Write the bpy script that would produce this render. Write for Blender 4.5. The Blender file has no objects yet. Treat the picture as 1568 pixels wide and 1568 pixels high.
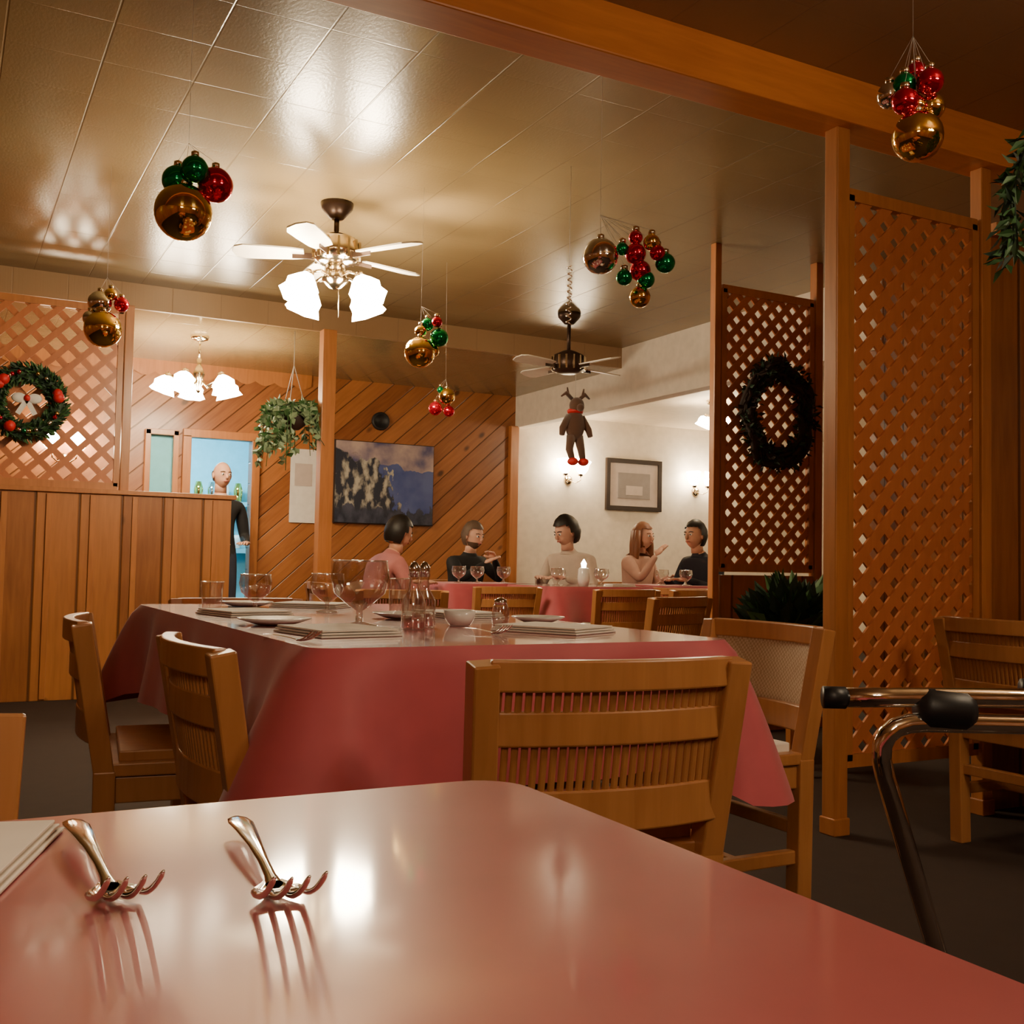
import bpy, math, random
from mathutils import Vector, Matrix
random.seed(7)
D=bpy.data; COL=bpy.context.scene.collection
def V(*a): return Vector(a)
# ------------------------------------------------------------------ materials
def newmat(name):
    m=D.materials.new(name); m.use_nodes=True
    return m,m.node_tree,m.node_tree.nodes['Principled BSDF']
def pm(name,col,rough=.5,metal=0,coat=0,emit=None,es=0,trans=0,spec=.5,ior=1.45,coatr=.05,sheen=0,coatior=1.5):
    m,nt,b=newmat(name)
    b.inputs['Base Color'].default_value=(*col,1); b.inputs['Roughness'].default_value=rough
    b.inputs['Metallic'].default_value=metal; b.inputs['Coat Weight'].default_value=coat
    b.inputs['Coat Roughness'].default_value=coatr; b.inputs['Coat IOR'].default_value=coatior
    b.inputs['Specular IOR Level'].default_value=spec; b.inputs['IOR'].default_value=ior
    b.inputs['Transmission Weight'].default_value=trans
    b.inputs['Sheen Weight'].default_value=sheen
    if emit: b.inputs['Emission Color'].default_value=(*emit,1); b.inputs['Emission Strength'].default_value=es
    if not emit and not trans:
        n=nt.nodes.new('ShaderNodeTexNoise'); n.inputs['Scale'].default_value=14
        tc=nt.nodes.new('ShaderNodeTexCoord'); nt.links.new(tc.outputs['Object'],n.inputs['Vector'])
        mx=nt.nodes.new('ShaderNodeMix'); mx.data_type='RGBA'
        mx.inputs[6].default_value=(*[c*.85 for c in col],1); mx.inputs[7].default_value=(*[min(1,c*1.12) for c in col],1)
        nt.links.new(n.outputs['Fac'],mx.inputs[0]); nt.links.new(mx.outputs[2],b.inputs['Base Color'])
    return m
def math_(nt,op,a,b=None,c=None):
    n=nt.nodes.new('ShaderNodeMath'); n.operation=op
    for i,x in enumerate((a,b,c)):
        if x is None: continue
        if isinstance(x,(int,float)): n.inputs[i].default_value=x
        else: nt.links.new(x,n.inputs[i])
    return n.outputs[0]
def mixc(nt,f,a,b):
    n=nt.nodes.new('ShaderNodeMix'); n.data_type='RGBA'
    for s,x in ((0,f),(6,a),(7,b)):
        if isinstance(x,tuple): n.inputs[s].default_value=(*x,1)
        elif isinstance(x,(int,float)): n.inputs[s].default_value=x
        else: nt.links.new(x,n.inputs[s])
    return n.outputs[2]
def thinglass(name,tint):
    m=D.materials.new(name); m.use_nodes=True; nt=m.node_tree; nt.nodes.clear()
    o=nt.nodes.new('ShaderNodeOutputMaterial'); mx=nt.nodes.new('ShaderNodeMixShader'); t=nt.nodes.new('ShaderNodeBsdfTransparent'); g=nt.nodes.new('ShaderNodeBsdfGlossy')
    t.inputs[0].default_value=(*tint,1); g.inputs['Roughness'].default_value=.06; g.inputs[0].default_value=(1,1,1,1)
    lw=nt.nodes.new('ShaderNodeLayerWeight'); lw.inputs[0].default_value=.4
    f=math_(nt,'ADD',math_(nt,'MULTIPLY',lw.outputs['Facing'],.75),.14)
    nt.links.new(f,mx.inputs[0]); nt.links.new(t.outputs[0],mx.inputs[1]); nt.links.new(g.outputs[0],mx.inputs[2]); nt.links.new(mx.outputs[0],o.inputs[0])
    return m
def wood(name,light,dark,plank=None,angle=0,plane='xz',rough=.38,knots=True,coat=.25):
    """u across the boards, v along the grain"""
    m,nt,b=newmat(name)
    tc=nt.nodes.new('ShaderNodeTexCoord'); sp=nt.nodes.new('ShaderNodeSeparateXYZ')
    nt.links.new(tc.outputs['Object'],sp.inputs[0])
    a={'xz':(0,2,1),'yz':(1,2,0),'xy':(0,1,2),'zx':(2,0,1),'zy':(2,1,0)}[plane]
    x,y,w=sp.outputs[a[0]],sp.outputs[a[1]],sp.outputs[a[2]]
    ca,sa=math.cos(angle),math.sin(angle)
    u=math_(nt,'ADD',math_(nt,'MULTIPLY',x,ca),math_(nt,'MULTIPLY',y,sa))
    v=math_(nt,'SUBTRACT',math_(nt,'MULTIPLY',y,ca),math_(nt,'MULTIPLY',x,sa))
    if plank:
        q=math_(nt,'DIVIDE',u,plank); fl=math_(nt,'FLOOR',q); fr=math_(nt,'FRACT',q)
        wn=nt.nodes.new('ShaderNodeTexWhiteNoise'); wn.noise_dimensions='1D'; nt.links.new(fl,wn.inputs['W'])
        rnd=wn.outputs['Value']
        v2=math_(nt,'ADD',v,math_(nt,'MULTIPLY',rnd,7.3))
    else: rnd=None; v2=v
    cb=nt.nodes.new('ShaderNodeCombineXYZ')
    nt.links.new(math_(nt,'MULTIPLY',u,1.0),cb.inputs[0]); nt.links.new(math_(nt,'MULTIPLY',v2,.09),cb.inputs[1]); nt.links.new(math_(nt,'MULTIPLY',w,1.0),cb.inputs[2])
    n=nt.nodes.new('ShaderNodeTexNoise'); n.inputs['Scale'].default_value=38; n.inputs['Detail'].default_value=3; n.inputs['Distortion'].default_value=.6
    nt.links.new(cb.outputs[0],n.inputs['Vector'])
    n2=nt.nodes.new('ShaderNodeTexNoise'); n2.inputs['Scale'].default_value=2.2; nt.links.new(tc.outputs['Object'],n2.inputs['Vector'])
    f=math_(nt,'ADD',math_(nt,'MULTIPLY',n.outputs['Fac'],.8),math_(nt,'MULTIPLY',n2.outputs['Fac'],.5))
    f=math_(nt,'SUBTRACT',f,.2)
    if rnd: f=math_(nt,'ADD',f,math_(nt,'MULTIPLY',math_(nt,'SUBTRACT',rnd,.5),.6))
    fc=nt.nodes.new('ShaderNodeClamp'); nt.links.new(f,fc.inputs[0])
    col=mixc(nt,fc.outputs[0],dark,light)
    kn=tuple(c*.3 for c in dark)
    if knots:
        cb2=nt.nodes.new('ShaderNodeCombineXYZ'); nt.links.new(u,cb2.inputs[0]); nt.links.new(math_(nt,'MULTIPLY',v2,.6),cb2.inputs[1])
        vo=nt.nodes.new('ShaderNodeTexVoronoi'); vo.inputs['Scale'].default_value=4.2; nt.links.new(cb2.outputs[0],vo.inputs['Vector'])
        k=nt.nodes.new('ShaderNodeMapRange'); k.inputs[1].default_value=.06; k.inputs[2].default_value=.13; k.inputs[3].default_value=.9; k.inputs[4].default_value=0
        nt.links.new(vo.outputs['Distance'],k.inputs[0]); col=mixc(nt,k.outputs[0],col,kn)
    if plank:
        e=math_(nt,'MINIMUM',fr,math_(nt,'SUBTRACT',1.0,fr))
        g=nt.nodes.new('ShaderNodeMapRange'); g.inputs[1].default_value=.012; g.inputs[2].default_value=.045; g.inputs[3].default_value=.85; g.inputs[4].default_value=0
        nt.links.new(e,g.inputs[0]); col=mixc(nt,g.outputs[0],col,kn)
        bp=nt.nodes.new('ShaderNodeBump'); bp.inputs['Strength'].default_value=.6; bp.inputs['Distance'].default_value=.01
        nt.links.new(math_(nt,'SUBTRACT',1.0,g.outputs[0]),bp.inputs['Height']); nt.links.new(bp.outputs[0],b.inputs['Normal'])
    nt.links.new(col,b.inputs['Base Color'])
    b.inputs['Roughness'].default_value=rough; b.inputs['Coat Weight'].default_value=coat; b.inputs['Coat Roughness'].default_value=.2
    return m
M={}
M['wall_diag']=wood('pine_diagonal',(.48,.185,.055),(.21,.065,.018),plank=.14,angle=math.radians(-48))
M['wall_v']=wood('pine_boards',(.50,.195,.055),(.24,.08,.022),plank=.26)
M['wall_vy']=wood('pine_boards_side',(.48,.18,.05),(.22,.07,.02),plank=.14,plane='yz')
M['pine']=wood('pine_post',(.60,.24,.07),(.30,.10,.027))
M['pineL']=wood('pine_lattice',(.58,.195,.065),(.40,.12,.038),knots=False)
M['beam']=wood('pine_beam',(.80,.29,.06),(.46,.135,.026),plane='zx')
M['chair']=wood('pine_chair',(.56,.26,.095),(.32,.125,.040),rough=.33,knots=False)
M['white']=pm('white_plaster',(.82,.74,.63),.7)
M['carpet']=pm('carpet',(.032,.018,.013),.95)
M['cloth']=pm('burgundy_tablecloth',(.45,.075,.095),.6,sheen=.3)
M['clothnear']=pm('burgundy_vinyl_top',(.42,.105,.115),.4,coat=1,coatr=.07,coatior=1.55)
M['napkin']=pm('napkin_linen',(.80,.74,.66),.8)
M['plate']=pm('white_china',(.8,.78,.74),.2,coat=.5)
M['steel']=pm('stainless',(.8,.78,.75),.10,metal=1)
M['chrome']=pm('chrome',(.85,.83,.8),.06,metal=1)
M['black']=pm('black_rubber',(.012,.012,.014),.45)
M['brass']=pm('brass',(.80,.68,.48),.15,metal=1)
M['bronze']=pm('dark_bronze',(.06,.035,.025),.35,metal=.6)
M['gold']=pm('gold_ball',(.95,.62,.16),.06,metal=1)
M['silver']=pm('silver_ball',(.85,.82,.78),.05,metal=1)
M['red']=pm('red_ball',(.75,.02,.06),.1,metal=.85)
M['green']=pm('green_ball',(.01,.35,.11),.1,metal=.85)
M['leaf']=pm('leaf_green',(.06,.15,.05),.5)
M['leafd']=pm('leaf_dark',(.025,.055,.03),.6)
M['leafl']=pm('leaf_light',(.24,.34,.20),.5)
M['twig']=pm('grapevine_dark',(.03,.018,.014),.8)
M['plush']=pm('brown_plush',(.11,.055,.035),.9,sheen=.4)
M['redbow']=pm('red_ribbon',(.6,.02,.02),.5)
M['glass']=thinglass('clear_glass',(.90,.88,.86))
M['wine']=thinglass('pink_glass',(.92,.62,.62))
M['blade']=pm('fan_blade_white',(.78,.72,.62),.35)
LC=(1,.80,.52)
M['shade']=pm('frosted_shade_lit',(1,.9,.75),.4,emit=LC,es=150)
M['shadeC']=pm('chandelier_shade_lit',(1,.9,.75),.4,emit=LC,es=90)
M['shadeW']=pm('sconce_shade_lit',(1,.9,.75),.4,emit=LC,es=65)
M['shadeFill']=pm('unseen_fill_shade_lit',(1,.9,.75),.4,emit=(1,.80,.55),es=52)  # glow for the added lamps that stand out of view
M['string']=pm('nylon_string',(.5,.45,.4),.5)
M['frame']=pm('dark_frame',(.03,.018,.014),.35)
M['mat']=pm('picture_mat',(.58,.50,.47),.8)
M['photo']=pm('grey_print',(.30,.27,.27),.6)
M['skin']=pm('skin',(.62,.33,.22),.5)
M['skin2']=pm('skin_pale',(.72,.42,.31),.5)
M['hairb']=pm('hair_black',(.012,.009,.008),.5)
M['hairr']=pm('hair_auburn',(.22,.08,.035),.5)
M['hairg']=pm('hair_grey_brown',(.12,.075,.05),.6)
M['shirtk']=pm('shirt_black',(.012,.012,.014),.8)
M['shirtp']=pm('shirt_pink',(.45,.16,.15),.8)
M['shirtw']=pm('shirt_cream',(.6,.5,.42),.8)
M['shirtd']=pm('jacket_navy',(.02,.022,.035),.8)
M['shirtl']=pm('sweater_tan',(.55,.33,.26),.8)
M['jeans']=pm('trousers_dark',(.03,.035,.06),.85)
M['eye']=pm('eye_dark',(.02,.012,.01),.2)
M['lips']=pm('lips',(.45,.12,.10),.5)
M['terracotta']=pm('pot_dark',(.05,.03,.025),.5)
M['cyan']=pm('kitchen_wall_cyan',(.20,.62,.78),.6)
M['paper']=pm('notice_paper',(.8,.78,.75),.7)
def ceiling_mat(name,base,tile,rough):
    m,nt,b=newmat(name)
    tc=nt.nodes.new('ShaderNodeTexCoord'); sp=nt.nodes.new('ShaderNodeSeparateXYZ'); nt.links.new(tc.outputs['Object'],sp.inputs[0])
    def line(o,t,w):
        fr=math_(nt,'FRACT',math_(nt,'DIVIDE',o,t)); e=math_(nt,'MINIMUM',fr,math_(nt,'SUBTRACT',1.0,fr))
        g=nt.nodes.new('ShaderNodeMapRange'); g.inputs[1].default_value=w*.3; g.inputs[2].default_value=w; g.inputs[3].default_value=1; g.inputs[4].default_value=0
        nt.links.new(e,g.inputs[0]); return g.outputs[0]
    l=math_(nt,'MAXIMUM',line(sp.outputs[0],tile,.014),math_(nt,'MULTIPLY',line(sp.outputs[1],tile,.011),.4))
    n=nt.nodes.new('ShaderNodeTexNoise'); n.inputs['Scale'].default_value=1.3; nt.links.new(tc.outputs['Object'],n.inputs['Vector'])
    c=mixc(nt,n.outputs['Fac'],tuple(x*.8 for x in base),tuple(x*1.15 for x in base))
    c=mixc(nt,math_(nt,'MULTIPLY',l,.25),c,tuple(x*.35 for x in base))
    nt.links.new(c,b.inputs['Base Color']); b.inputs['Roughness'].default_value=rough
    cb=nt.nodes.new('ShaderNodeCombineXYZ'); nt.links.new(math_(nt,'MULTIPLY',sp.outputs[0],90.0),cb.inputs[0]); nt.links.new(math_(nt,'MULTIPLY',sp.outputs[1],45.0),cb.inputs[1])
    n3=nt.nodes.new('ShaderNodeTexNoise'); n3.inputs['Scale'].default_value=1; nt.links.new(cb.outputs[0],n3.inputs['Vector'])
    bp=nt.nodes.new('ShaderNodeBump'); bp.inputs['Strength'].default_value=.45; bp.inputs['Distance'].default_value=.003
    h=math_(nt,'SUBTRACT',math_(nt,'MULTIPLY',n3.outputs['Fac'],.45),math_(nt,'MULTIPLY',l,.7))
    nt.links.new(h,bp.inputs['Height']); nt.links.new(bp.outputs[0],b.inputs['Normal'])
    return m
M['ceil']=ceiling_mat('ceiling_tiles_gloss',(.29,.21,.10),.33,.24)
M['ceil3']=ceiling_mat('ceiling_tiles_lowered',(.26,.19,.09),.33,.10)
M['ceil2']=ceiling_mat('ceiling_tiles_near',(.33,.20,.10),.33,.35)
M['ceilW']=pm('ceiling_white_plaster',(.70,.58,.44),.6)
def painting_mat():
    m,nt,b=newmat('mountain_painting')
    tc=nt.nodes.new('ShaderNodeTexCoord'); sp=nt.nodes.new('ShaderNodeSeparateXYZ'); nt.links.new(tc.outputs['Object'],sp.inputs[0])
    x,z=sp.outputs[0],sp.outputs[2]
    n=nt.nodes.new('ShaderNodeTexNoise'); n.inputs['Scale'].default_value=3.5; n.inputs['Detail'].default_value=6; nt.links.new(tc.outputs['Object'],n.inputs['Vector'])
    nf=nt.nodes.new('ShaderNodeTexNoise'); nf.inputs['Scale'].default_value=11; nf.inputs['Detail'].default_value=6
    mp=nt.nodes.new('ShaderNodeMapping'); mp.inputs['Scale'].default_value=(1.4,1,.8); mp.inputs['Rotation'].default_value=(0,.6,0); nt.links.new(tc.outputs['Object'],mp.inputs[0]); nt.links.new(mp.outputs[0],nf.inputs['Vector'])
    def sm(o,a,c):
        g=nt.nodes.new('ShaderNodeMapRange'); g.inputs[1].default_value=a; g.inputs[2].default_value=c; nt.links.new(o,g.inputs[0]); return g.outputs[0]
    sky=mixc(nt,sm(n.outputs['Fac'],.38,.60),(.08,.08,.20),(.48,.38,.36))
    rock=mixc(nt,sm(nf.outputs['Fac'],.47,.62),(.025,.032,.055),(.46,.44,.38))
    hill=mixc(nt,sm(nf.outputs['Fac'],.35,.7),(.015,.022,.045),(.07,.08,.13))
    lake=mixc(nt,sm(n.outputs['Fac'],.35,.65),(.035,.06,.24),(.10,.14,.36))
    ridge=math_(nt,'SUBTRACT',math_(nt,'ADD',math_(nt,'MULTIPLY',n.outputs['Fac'],.45),math_(nt,'MULTIPLY',x,-.22)),.05)
    issky=sm(math_(nt,'SUBTRACT',z,ridge),0,.01)
    inlake=sm(math_(nt,'SUBTRACT',math_(nt,'ADD',x,math_(nt,'MULTIPLY',z,.5)),math_(nt,'SUBTRACT',math_(nt,'MULTIPLY',nf.outputs['Fac'],.5),.22)),0,.02)
    low=sm(math_(nt,'SUBTRACT',math_(nt,'MULTIPLY',nf.outputs['Fac'],.3),math_(nt,'ADD',z,.38)),0,.02)
    c=mixc(nt,inlake,rock,lake); c=mixc(nt,low,c,hill); c=mixc(nt,issky,c,sky)
    nt.links.new(c,b.inputs['Base Color']); b.inputs['Roughness'].default_value=.4
    return m
M['painting']=painting_mat()
def cane_mat():
    m,nt,b=newmat('woven_cane')
    tc=nt.nodes.new('ShaderNodeTexCoord'); c=nt.nodes.new('ShaderNodeTexChecker'); c.inputs['Scale'].default_value=150
    nt.links.new(tc.outputs['Object'],c.inputs['Vector']); c.inputs[1].default_value=(.58,.45,.30,1); c.inputs[2].default_value=(.42,.29,.17,1)
    nt.links.new(c.outputs[0],b.inputs['Base Color']); b.inputs['Roughness'].default_value=.6
    return m
M['cane']=cane_mat()
# ------------------------------------------------------------------ mesh builder
class B:
    def __init__(s): s.v=[];s.f=[];s.m=[];s.s=[];s.mats=[]
    def mi(s,m):
        if m not in s.mats: s.mats.append(m)
        return s.mats.index(m)
    def add(s,vs,fs,m,sm=False):
        o=len(s.v); s.v+=[Vector(v) for v in vs]; k=s.mi(m)
        for f in fs: s.f.append([i+o for i in f]); s.m.append(k); s.s.append(sm)
    def box(s,c,d,m,R=None):
        vs=[]
        for z in(-1,1):
            for y in(-1,1):
                for x in(-1,1):
                    p=V(x*d[0]/2,y*d[1]/2,z*d[2]/2)
                    if R: p=R@p
                    vs.append(p+Vector(c))
        s.add(vs,[(0,2,3,1),(4,5,7,6),(0,1,5,4),(2,6,7,3),(0,4,6,2),(1,3,7,5)],m)
    def beam(s,a,b,w,t,m,up=V(0,1,0)):
        a=Vector(a);b=Vector(b);z=(b-a);L=z.length;z.normalize()
        x=up.cross(z)
        if x.length<1e-3: x=V(1,0,0).cross(z)
        x.normalize(); y=z.cross(x)
        R=Matrix((x,y,z)).transposed(); s.box((a+b)/2,(w,t,L),m,R)
    def tube(s,P,r,m,n=8,sm=True,closed=False):
        P=[Vector(p) for p in P]; N=len(P)
        if not isinstance(r,(list,tuple)): r=[r]*N
        vs=[];prev=None
        for i,p in enumerate(P):
            if closed: t=P[(i+1)%N]-P[i-1]
            else: t=P[min(i+1,N-1)]-P[max(i-1,0)]
            t.normalize()
            if prev is None:
                a=V(0,0,1) if abs(t.z)<.9 else V(1,0,0)
                x=a.cross(t).normalized()
            else: x=(prev-t*prev.dot(t)).normalized()
            prev=x;y=t.cross(x)
            for k in range(n):
                a=2*math.pi*k/n; vs.append(p+(x*math.cos(a)+y*math.sin(a))*r[i])
        fs=[]
        for i in range(N if closed else N-1):
            for k in range(n):
                a=i*n+k;b=i*n+(k+1)%n;j=((i+1)%N)*n
                fs.append((a,b,j+(k+1)%n,j+k))
        if not closed:
            fs.append(tuple(range(n-1,-1,-1))); fs.append(tuple((N-1)*n+k for k in range(n)))
        s.add(vs,fs,m,sm)
    def rsweep(s,P,w,h,m,up=V(0,0,1)):
        P=[Vector(p) for p in P];N=len(P);vs=[]
        for i,p in enumerate(P):
            t=(P[min(i+1,N-1)]-P[max(i-1,0)]).normalized(); x=up.cross(t).normalized()
            y=t.cross(x)
            for a,b in((-1,-1),(1,-1),(1,1),(-1,1)): vs.append(p+x*a*w/2+y*b*h/2)
        fs=[(3,2,1,0),tuple((N-1)*4+k for k in range(4))]
        for i in range(N-1):
            for k in range(4): fs.append((i*4+k,i*4+(k+1)%4,i*4+4+(k+1)%4,i*4+4+k))
        s.add(vs,fs,m)
    def lathe(s,prof,m,n=20,c=(0,0,0),R=None,sm=True,sq=None,capend=True):
        vs=[]
        for r,z in prof:
            for k in range(n):
                a=2*math.pi*k/n; rr=r*(1+(sq(a) if sq else 0)); p=V(rr*math.cos(a),rr*math.sin(a),z)
                if R: p=R@p
                vs.append(p+Vector(c))
        fs=[]
        for i in range(len(prof)-1):
            for k in range(n): fs.append((i*n+k,i*n+(k+1)%n,(i+1)*n+(k+1)%n,(i+1)*n+k))
        if prof[0][0]>1e-4: fs.append(tuple(range(n-1,-1,-1)))
        if capend and prof[-1][0]>1e-4: fs.append(tuple((len(prof)-1)*n+k for k in range(n)))
        s.add(vs,fs,m,sm)
    def ball(s,c,r,m,n=16,k=10,sc=(1,1,1),R=None):
        vs=[];fs=[]
        for i in range(k+1):
            t=math.pi*i/k
            for j in range(n):
                a=2*math.pi*j/n; p=V(r*sc[0]*math.sin(t)*math.cos(a),r*sc[1]*math.sin(t)*math.sin(a),-r*sc[2]*math.cos(t))
                if R: p=R@p
                vs.append(p+Vector(c))
        for i in range(k):
            for j in range(n): fs.append((i*n+j,i*n+(j+1)%n,(i+1)*n+(j+1)%n,(i+1)*n+j))
        s.add(vs,fs,m,True)
    def obj(s,name,loc=(0,0,0),rot=0,bevel=0,parent=None):
        me=D.meshes.new(name); me.from_pydata([tuple(v) for v in s.v],[],s.f)
        for m in s.mats: me.materials.append(m)
        me.polygons.foreach_set('material_index',s.m); me.polygons.foreach_set('use_smooth',s.s); me.validate(); me.update()
        o=D.objects.new(name,me); COL.objects.link(o); o.location=loc; o.rotation_euler=(0,0,rot)
        if bevel:
            b=o.modifiers.new('bevel','BEVEL'); b.width=bevel; b.segments=2; b.limit_method='ANGLE'; b.angle_limit=.7
        if parent: o.parent=parent
        return o
def simple(name,c,d,m,bevel=0):
    b=B(); b.box((0,0,0),d,m); return b.obj(name,c,bevel=bevel)
# ------------------------------------------------------------------ room shell
YB=9.35
simple('floor',(3.2,4.2,-.05),(13.6,15.2,.1),M['carpet'])
simple('ceiling',(1.12,5.15,2.80),(8.2,4.7,.1),M['ceil'])
simple('ceiling_lowered',(1.0,8.43,2.66),(8.1,1.86,.16),M['ceil3'])
simple('ceiling_near',(1.0,-.2,2.71),(8.0,6.0,.1),M['ceil2'])
simple('ceiling_side_room',(7.4,6.9,2.47),(4.7,5.2,.1),M['ceilW'])
simple('trim_1',(1.0,7.485,2.665),(8.0,.03,.17),M['ceil2'])
simple('wall_left',(-3.05,4.2,1.4),(.1,15.2,2.9),M['wall_vy'])
simple('wall_front',(1.0,-3.05,1.4),(8,.1,2.9),M['wall_v'])
simple('wall_right',(5.06,.85,1.4),(.1,7.8,2.9),M['wall_vy'])
simple('wall_side_room_near',(7.4,4.65,1.3),(4.7,.1,2.6),M['white'])
simple('wall_side_room_right',(9.65,7,1.3),(.1,4.9,2.6),M['white'])
simple('wall_header',(5.06,7.0,2.52),(.12,4.7,.50),M['white'])
simple('wall_back_white',(7.32,YB+.05,1.3),(4.64,.1,2.6),M['white'])
b=B()
H=2.75
def wseg(x0,x1,z0,z1): b.box(((x0+x1)/2,.05,(z0+z1)/2),(x1-x0,.1,z1-z0),M['wall_diag'])
wseg(-3,1.50,0,H); wseg(1.50,1.74,0,1.25); wseg(1.50,1.74,1.95,H); wseg(1.74,1.85,0,H); wseg(1.85,2.38,1.95,H); wseg(2.38,5.0,0,H)
b.obj('wall_back',(0,YB,0))
b=B()
for x in(1.82,2.41): b.box((x,-.02,.98),(.07,.06,1.96),M['pine'])
b.box((2.115,-.02,1.98),(.66,.06,.07),M['pine'])
b.obj('trim_door_frame',(0,YB,0),bevel=.004)
b=B(); n=60; x0,x1=-.5,2.9; P=[]
for i in range(n*4+1):
    x=x0+(x1-x0)*i/(n*4); P.append((x,0,-.10-.035*abs(math.sin((x-x0)*math.pi/.17))))
N=len(P); vs=[(p[0],-.02,0) for p in P]+[(p[0],-.02,p[2]) for p in P]
b.add(vs,[(i+N,i+N+1,i+1,i) for i in range(N-1)],M['pine']); b.box(((x0+x1)/2,-.008,-.03),(x1-x0,.02,.06),M['pine'])
b.obj('trim_scalloped_valance',(0,YB,2.58))
b=B()
for x in(1.50,1.73): b.box((x,-.02,1.6),(.045,.05,.78),M['pine'])
for z in(1.24,1.97): b.box((1.615,-.02,z),(.27,.05,.045),M['pine'])
b.box((1.615,.03,1.6),(.2,.01,.7),M['cyan'])
b.obj('window_1',(0,YB,0),bevel=.003)
b=B()
b.box((1.9,11.8,1.2),(2.6,.1,2.4),M['cyan']); b.box((.65,10.65,1.2),(.1,2.3,2.4),M['cyan']); b.box((3.15,10.65,1.2),(.1,2.3,2.4),M['cyan']); b.box((1.9,10.66,2.45),(2.6,2.38,.1),M['white'])
b.obj('wall_kitchen')
b=B(); b.box((0,0,0),(1.3,.25,.05),M['steel']); b.box((0,.05,-.5),(1.3,.35,.05),M['steel'])
for s in(-.63,.63): b.box((s,.05,-.6),(.04,.3,1.8),M['steel'])
for i in range(9): b.lathe([(.04,0),(.05,.12),(.03,.2)],[M['plate'],M['gold'],M['steel']][i%3],c=(-.56+i*.14,0,.03),n=10); b.lathe([(.04,0),(.055,.1),(.05,.14)],[M['steel'],M['plate'],M['terracotta']][i%3],c=(-.56+i*.14,0,-.47),n=10)
b.obj('kitchen_shelf',(2.4,11.6,1.5))
b=B(); b.box((0,0,0),(.6,.2,.06),pm('kitchen_tube',(1,1,1),emit=(.55,.88,1),es=170)); b.obj('kitchen_ceiling_light',(2.1,10.6,2.36))
b=B(); b.box((0,0,1.14),(.09,.06,2.28),M['pine']); b.obj('trim_corner_board',(4.97,YB-.03,0),bevel=.004)
b=B(); b.box((0,0,0),(4.6,.03,.12),M['pine']); b.obj('baseboard_back',(7.32,YB-.015,.06))
b=B(); b.box((0,0,0),(8.0,.15,.17),M['beam']); b.obj('trim_ceiling_beam',(1.0,2.80,2.585),bevel=.006)
def post(name,x,y,h,w=.085,z0=0):
    b=B(); b.box((0,0,(h+z0)/2),(w,w,h-z0),M['pine']); b.box((0,0,z0+.03),(w+.012,w+.012,.06),M['pine'])
    return b.obj(name,(x,y,0),bevel=.004)
post('support_post',2.79,2.80,2.50,.062)
post('support_post',3.55,2.80,2.50,.055)
post('support_post',3.81,4.75,2.75,.045)
post('support_post',4.57,4.75,2.75,.055)
post('support_post',2.42,7.42,2.58,.10)
post('support_post',1.05,7.42,2.58,.055)
def lattice(name,x0,x1,z0,z1,y,pitch=.105,w=.036):
    b=B(); W=x1-x0; Hh=z1-z0
    for sgn,off in((1,-.006),(-1,.006)):
        k=-Hh
        while k<W+Hh:
            if sgn==1: za=max(0,-k); zb=min(Hh,W-k); f=lambda z:k+z
            else: za=max(0,k-W); zb=min(Hh,k); f=lambda z:k-z
            if zb-za>.02: b.beam((f(za),off,za),(f(zb),off,zb),w,.010,M['pineL'])
            k+=pitch
    for z in(0,Hh): b.box((W/2,0,z),(W+.02,.035,.045),M['pine'])
    for x in(0,W): b.box((x,0,Hh/2),(.035,.035,Hh),M['pine'])
    return b.obj(name,(x0,y,z0))
lattice('lattice_panel',2.84,3.50,.25,2.27,2.80,w=.040)
lattice('lattice_panel',3.86,4.52,.92,2.50,4.75)
lattice('lattice_panel',-1.6,1.00,1.375,2.54,7.42,pitch=.15,w=.04)
b=B(); b.box((0,0,.44),(.68,.04,.88),M['wall_v']); b.obj('wainscot_panel',(4.19,4.75,0))
b=B(); b.box((-.2,0,.66),(3.9,.09,1.32),M['wall_v']); b.box((-.2,0,1.335),(3.96,.13,.03),M['pine'])
for i in range(15): b.box((-2.0+i*.26,-.05,.66),(.035,.015,1.30),M['pine'])
b.obj('wall_partition',(0,7.42,0),bevel=.003)
b=B(); b.box((0,0,1.13),(1.4,.05,2.26),M['wall_v']); b.box((0,-.02,2.28),(1.4,.08,.05),M['pine']); b.obj('wall_right_panelling',(4.33,2.85,0))
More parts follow.
